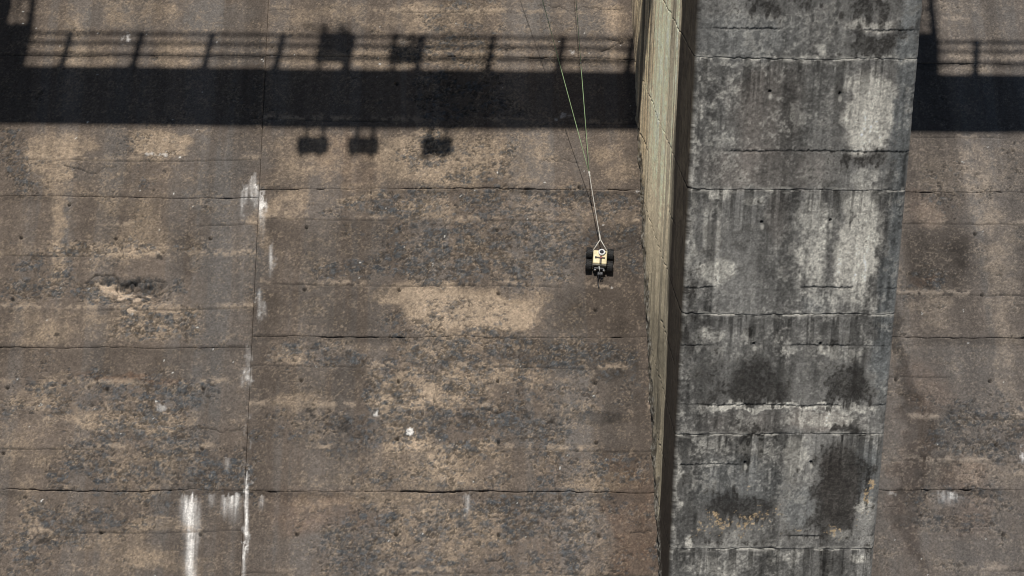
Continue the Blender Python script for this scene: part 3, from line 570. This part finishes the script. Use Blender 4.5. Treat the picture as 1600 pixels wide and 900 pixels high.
# ================================================================== WALKWAY BRIDGE (above the frame; its shadow crosses the face)
LR = 11.0                                                # metres from deck to its shadow, along the rays
ray = np.array([SUN_A, math.cos(SUN_E), -math.sin(SUN_E)])
def cast(px, py):                                        # shadow seen on the face -> point LR up the rays
    x, v = at(px, py); p = VO+np.array([x, 0, 0])+EV*v; return p-ray*LR
pt = cast(500, 107); DY1, DZ = pt[1], pt[2]              # back top edge of the deck
DW, DT = 0.885, 0.33; DY0 = DY1-DW
XW0, XW1 = -16.0, 21.0
br = empty('walkway_bridge', (0, DY0+DW/2, DZ)); tag(br, 'steel service walkway with three-rail railings, its shadow lies across the spillway', 'walkway')
MB().box((2.5, 0, -.05), (XW1-XW0, DW, .10)).build('deck', M_STEEL, br)
for yy in (-DW/2+.06, DW/2-.06): MB().box((2.5, yy, -.217), (XW1-XW0, .10, .226)).build('girder', M_STEEL, br)
kx = math.cos(SUN_E)
XP0 = at(95, 105)[0]-SUN_A*LR; HP = 1.23
pm = None
for yy in (DW/2-.03, -DW/2+.03):
    for k in range(-9, 24):
        x = XP0+.9915*k
        if not (XW0 < x < XW1): continue
        if pm is None:
            pm = MB(); pm.box((0, 0, HP/2), (.085, .085, HP), .008); pm.box((0, 0, .012), (.14, .10, .02)); o = pm.build('rail_post', M_STEEL, br); pm = o.data
        else:
            o = bpy.data.objects.new('rail_post', pm); COL.objects.link(o); o.parent = br
        o.location = (x, yy, .002)
    for h in (HP-.03, .86, .45):
        MB().tube([(XW0, yy, h), (XW1, yy, h)], .030, 8).build('handrail', M_STEEL, br)

# hoist houses with a caged ladder on each pier
def tower(xpl, xpr, label):
    t = empty('hoist_house', ((xpl+xpr)/2, DY1+1.1, DZ)); tag(t, label, 'hoist house', 'hoist houses on the piers')
    cx = (xpl+xpr)/2; w0 = xpl+.02-cx; w1 = xpr+.30-cx
    MB().box(((w0+w1)/2, 0, .95), (w1-w0, 2.1, 1.9), .03).build('wall', M_PLAIN, t)
    MB().box(((w0+w1)/2-.17, 0, 2.4), (w1-w0-.34, 2.0, 1.0), .03).build('upper_wall', M_PLAIN, t)
    MB().box(((w0+w1)/2-.17, 0, 2.97), (w1-w0-.34, 2.2, .14), .02).build('roof', M_PLAIN, t)
    MB().box(((w0+w1)/2, -.3, -.2), (w1-w0-.1, 2.3, .36)).build('plinth', M_PLAIN, t)
    MB().box((w1+.17, -1.0, .5), (.33, .3, 1.0), .02).build('gear_case', M_GREY, t)
    for yy in (-1.25, -.85):
        MB().tube([(w1+.34, yy, .0), (w1+.31, yy, 1.3), (w1+.23, yy, 2.4), (w1+.13, yy, 3.8)], .034, 8).build('ladder_rail', M_STEEL, t)
    for i in range(11):
        z = .25+.3*i; x = w1+.34-.07*max(0, z-.8)
        MB().tube([(x, -1.25, z), (x, -.85, z)], .016, 6).build('rung', M_STEEL, t)
    for z in (1.7, 2.2, 2.7, 3.2):
        x = w1+.32-.07*max(0, z-.8)
        MB().tube([(x-.16*0+.0-.20*math.sin(a), -1.05-.30*math.cos(a), z) for a in np.linspace(0, math.pi, 9)], .018, 6).build('cage_hoop', M_STEEL, t)
tower(XB, XC, 'concrete hoist house on the pier top, seen by its shadow beside the pier')
tower(XPL, XPR, 'concrete hoist house and ladder whose shadow fills the top left corner')

# boxes added above the frame, on railing and under deck, to cast shadows
def shadow_box(px0, px1, pyb, pyt, pys, label):
    x0 = cast(px0, pyt)[0]; x1 = cast(px1, pyt)[0]
    k = .4745
    hb = (at((px0+px1)/2, pyb)[1]-at((px0+px1)/2, 107.5)[1])/k; ht = (at((px0+px1)/2, pyt)[1]-at((px0+px1)/2, 107.5)[1])/k; hs = (at((px0+px1)/2, pys)[1]-at((px0+px1)/2, 107.5)[1])/k
    hb += .16; ht += .10; hs += .05; sh = .159*k*(hb+ht)/2; xm = (x0+x1)/2-sh*.5-.05; w_ = x1-x0+.03
    c = empty('rail_shadow_box', (xm, DY1-.08, DZ)); tag(c, label, 'shadow_box', 'shadow boxes on the walkway')
    MB().box((0, 0, (hb+ht)/2), (w_, .10, ht-hb), .012).build('case', M_GREY, c)
    MB().box((0, -.058, (hb+ht)/2), (w_*.86, .012, (ht-hb)*.9), .004).build('box_plate', M_GREY, c)
    for s_ in (-.42, .10, .30): MB().tube([(w_*s_, 0, ht-.03), (w_*s_, 0, hs-(.12 if s_ == .30 else 0))], .036, 8).build('stub', M_STEEL, c)
    for s_ in (-.30, .42): MB().tube([(w_*s_, 0, .02), (w_*s_, 0, hb+.02)], .03, 8).build('leg', M_STEEL, c)
shadow_box(499, 546, 94, 51, 36, 'taller box added on the walkway railing for its shadow, leftmost of two')
shadow_box(612, 659, 95, 70, 48, 'smaller box added on the walkway railing for its shadow, right of the taller one')
for px, lab in ((487, 'leftmost'), (566, 'middle'), (680, 'rightmost')):
    p = cast(px, 196); x = p[0]  # plain unlit box added below the deck only for its shadow
    l = empty('hung_shadow_box', (x, DY0-.10, DZ-DT)); tag(l, lab+' of three boxes hung below the walkway, added to cast a shadow', 'hung_shadow_box', 'shadow boxes under the walkway')
    MB().box((0, 0, -.34), (.43, .18, .27), .02).build('housing', M_GREY, l)
    MB().box((0, -.095, -.34), (.37, .012, .22), .004).build('front_plate', M_LENS, l)
    for s_ in (-.11, .11):
        MB().box((s_, .04, -.08), (.055, .055, .36)).build('hanger', M_STEEL, l)
        MB().tube([(s_, 0, -.46), (s_*1.2, 0, -.72)], .032, 6).build('stub', M_STEEL, l)

# closed gate between the piers, above the frame; the hauling lines come down from its top beam
gt = empty('spillway_gate', ((XPR+XB)/2, 30.6, -.9)); tag(gt, 'grey steel spillway gate high above the frame, holding the hauling lines', 'gate')
GW = XB-XPR-.10; prof = [(math.cos(a)*9-8.3, math.sin(a)*9+1.9) for a in np.linspace(-.31, .21, 13)]
m = MB(); n_ = len(prof)
for sx in (-GW/2, GW/2):
    for off_ in (0, .03):
        for y_, z_ in prof: m.v.append((sx, y_+off_, z_))
for i in range(n_-1):
    m.f += [(i, i+1, 2*n_+i+1, 2*n_+i), (n_+i, 3*n_+i, 3*n_+i+1, n_+i+1), (i, n_+i, n_+i+1, i+1), (2*n_+i, 2*n_+i+1, 3*n_+i+1, 3*n_+i)]
m.f += [(n_-1, 2*n_-1, 4*n_-1, 3*n_-1), (0, 2*n_, 3*n_, n_)]
m.build('skin_plate', M_GREY, gt)
for k in range(9): MB().box((-GW/2+.6+k*(GW-1.2)/8, .42, 1.5), (.06, .16, 3.4)).build('rib', M_GREY, gt)
MB().box((0, -.3, 3.92), (GW, .34, .16), .01).build('top_beam', M_GREY, gt)

# ================================================================== CRAWLER ROBOT
def face(x, v, h=0.0): return Vector(VO+np.array([x, 0, 0])+EV*v+EN*h)
rx, rv = at(936, 410)
R0 = face(rx, rv, .003)
rob = empty('crawler_robot', R0)
ex, ev, en = Vector((1, 0, 0)), Vector(EV), Vector(EN); ang = math.radians(-5)
ax_ = ex*math.cos(ang)+ev*math.sin(ang); ay_ = -ex*math.sin(ang)+ev*math.cos(ang)
RM = Matrix((ax_, ay_, en)).transposed()
rob.rotation_euler = RM.to_euler()
tag(rob, 'small four-wheeled crawler robot with pale yellow shell and black tyres, hung on ropes', 'robot')
def rw(p): return R0 + RM @ Vector(p)
WR, WW = .076, .078
wheel0 = None
def make_wheel(x, y):
    m = MB(); prof = [(.045, -WW/2), (WR-.018, -WW/2), (WR-.006, -WW/2+.008), (WR-.004, -WW/4), (WR-.003, 0), (WR-.004, WW/4), (WR-.006, WW/2-.008), (WR-.018, WW/2), (.045, WW/2)]
    m.lathe((0, 0, 0), (1, 0, 0), prof, 30)
    for k in range(18):
        a = 2*math.pi*k/18
        for s_ in (-1, 1):
            aa = a+(math.pi/18 if s_ > 0 else 0); M = Matrix.Rotation(aa, 3, 'X') @ Matrix.Rotation(.35*s_, 3, 'Z')
            c = Matrix.Rotation(aa, 3, 'X') @ Vector((s_*WW*.25, 0, WR-.004)); m.box(c, (WW*.46, .014, .012), 0, M)
    t = m.build('tyre', M_RUBBER, rob, False); t.name = 'wheel'; t.location = (x, y, WR)
    s_ = 1 if x > 0 else -1
    r = MB(); r.lathe((0, 0, 0), (s_, 0, 0), [(.046, -WW/2+.004), (.046, WW/2-.006), (.040, WW/2-.016), (.016, WW/2-.018), (.014, WW/2+.002), (.001, WW/2+.003)], 20); r.build('rim', M_BLACK, t, True)
    h = MB(); h.lathe((0, 0, 0), (s_, 0, 0), [(.010, WW/2), (.009, WW/2+.008), (.001, WW/2+.009)], 8); h.build('hub_nut', M_ALU, t, True)
for x in (-.142, .142):
    for y in (.088, -.092): make_wheel(x, y)
MB().box((0, 0, .072), (.175, .26, .05), .012).build('chassis', M_BLACK, rob)
for y in (.088, -.092): MB().tube([(-.135, y, WR), (.135, y, WR)], .014, 10).build('axle', M_ALU, rob, True)
sh = MB().box((0, -.012, .140), (.186, .200, .088), .014).build('shell', M_CREAM, rob, True)
MB().box((0, -.117, .132), (.182, .018, .070), .006).build('rear_lip', M_LIP, rob)
b = MB(); b.lathe((0.018, .052, .183), (0, 0, 1), [(.047, 0), (.047, .022), (.042, .030), (.028, .030), (.026, .018)], 28); ring = b.build('camera_ring', M_WHITE, rob, True)
b = MB(); b.lathe((0.018, .052, .183), (0, 0, 1), [(.027, .0), (.027, .026), (.023, .036), (.012, .042), (.001, .044)], 20); b.build('lens', M_LENS, rob, True)
MB().box((.0, -.026, .190), (.132, .018, .014), .003).build('cross_bar', M_BROWN, rob)
MB().box((-.058, -.026, .192), (.022, .026, .016), .003).build('bar_clamp', M_BLACK, rob)
MB().box((.010, -.066, .189), (.028, .095, .012), .003).build('centre_strap', M_BROWN, rob)
MB().box((.012, -.024, .200), (.030, .030, .014), .004).build('strap_block', M_RED, rob)
MB().box((.072, .050, .1855), (.010, .022, .003)).build('label_plate', M_BLACK, rob)
MB().box((0, -.140, .090), (.15, .05, .055), .012).build('rear_housing', M_BLACK, rob)
for s_ in (-.052, .066):
    b = MB(); b.lathe((s_, -.162, .090), (0, -1, .25), [(.018, 0), (.018, .012), (.010, .016), (.001, .016)], 16); b.build('rear_lamp', M_ALU, rob, True)
MB().tube([(-.004, -.13, .14), (.004, -.165, .115), (.018, -.195, .075)], .005, 8).build('white_lead', M_WHITE, rob, True)
MB().box((.022, -.188, .040), (.085, .075, .05), .014).build('rear_block', M_BLACK, rob)  # low black block behind the rear housing
def curve(pts, n=24):
    P = [Vector(p) for p in pts]; P = [P[0]*2-P[1]]+P+[P[-1]*2-P[-2]]; out = []
    for i in range(1, len(P)-2):
        for k in range(n):
            t = k/n; a, b_, c, d = P[i-1:i+3]
            out.append(.5*((2*b_)+(c-a)*t+(2*a-5*b_+4*c-d)*t*t+(3*b_-a-3*c+d)*t**3))
    return out+[P[-2]]
MB().tube(curve([(.010, -.21, .06), (.000, -.26, .035), (.002, -.32, .015), (.020, -.39, .012)], 8), .008, 8).build('trailing_cable', M_BLACK, rob, True)
MB().tube(curve([(.03, -.22, .05), (.04, -.265, .03), (.062, -.268, .02), (.058, -.242, .03), (.036, -.25, .025), (.030, -.285, .014)], 8), .005, 8).build('looped_cable', M_BLACK, rob, True)
for s_ in (-1, 1):
    b = MB(); b.lathe((s_*.098, .090, .135), (0, .3, 1), [(.008, -.012), (.014, -.004), (.014, .004), (.008, .012)], 12); b.build('tow_eye', M_ALU, rob, True)
MB().box((0, .090, .122), (.20, .016, .02), .004).build('tow_bar', M_BLACK, rob)

# ------------------------------------------------------------------ ropes
# apex of the sling lies on the view of its knot; lines run on to the walkway's front rail
def on_height(px, py, h):                                # point seen at px,py lying h metres off the face
    d = pixray(px, py); q = VO+EN*h; t = (q@EN)/(d@EN); return Vector(d*t)
apex = on_height(938, 374, .20)
GY, GZ = 30.3, 3.05
def deckpoint(px0, py0, px1, py1, z):                    # where the seen line, run on upwards, meets the rail
    best = None
    for x in np.linspace(-6, 6, 2401):
        q = np.array([x, GY, z]); dd = q@FWD; u = 800+FPX*(q@RGT)/dd; v = 450-FPX*(q@UPV)/dd
        e = abs((u-px0)*(py1-py0)-(v-py0)*(px1-px0))
        if best is None or e < best[0]: best = (e, x)
    return Vector((best[1], GY, z))
A1 = deckpoint(921, 272, 848, 0, GZ); A2 = deckpoint(921, 272, 900, 0, GZ)
mid = (A1+A2)/2
# the knot: on the line from the sling towards the rail
best = None
for t in np.linspace(.01, .6, 1200):
    q = np.array(apex.lerp(mid, t)); v = 450-FPX*(q@UPV)/(q@FWD)
    if best is None or abs(v-272) < best[0]: best = (abs(v-272), t)
kq = np.array(apex.lerp(mid, best[1])); dk = pixray(921, 272); knot = Vector(dk*((kq@FWD)/(dk@FWD)))
def sag(a, b_, n, s_):
    return [a.lerp(b_, i/n)+Vector((0, 0, -4*s_*(i/n)*(1-i/n))) for i in range(n+1)]
def place(o): return o
te = empty('tether', apex); tag(te, 'white rope tether and two-legged sling tied to the crawler robot', 'rope')
def rel(pts, o): return [Vector(p)-o for p in pts]
MB().tube(rel(sag(apex, knot, 16, .01), apex), .0052, 8).build('rope', M_ROPEW, te, True)
for s_ in (-1, 1): MB().tube(rel([apex, rw((s_*.098, .092, .146))], apex), .0062, 8).build('sling_leg', M_ROPEW, te, True)
b = MB(); b.lathe((0, 0, 0), knot-apex, [(.003, -.02), (.012, -.005), (.011, .05), (.006, .075)], 10); b.build('splice', M_ROPEW, te, True)
b = MB(); b.lathe(knot-apex, knot-apex, [(.003, -.045), (.014, -.02), (.010, .0), (.016, .02), (.004, .045)], 10); b.build('knot', M_ROPEW, te, True)
for A, lab in ((A1, 'left of the two thin green lines running up from the rope knot'), (A2, 'right of the two thin green lines, nearly upright above the rope knot')):
    r = empty('green_line', A); tag(r, lab, 'rope', 'green hauling lines')
    MB().tube(rel(sag(knot, A, 30, .015), A), .0040, 6).build('line', M_ROPEG, r, True)
    for t in (.13, .31):
        p = knot.lerp(A, t+(.05 if A is A1 else 0)); b = MB(); b.lathe(p-A, A-knot, [(.003, -.012), (.0095, 0), (.003, .012)], 8); b.build('small_knot', M_ROPEW, r, True)
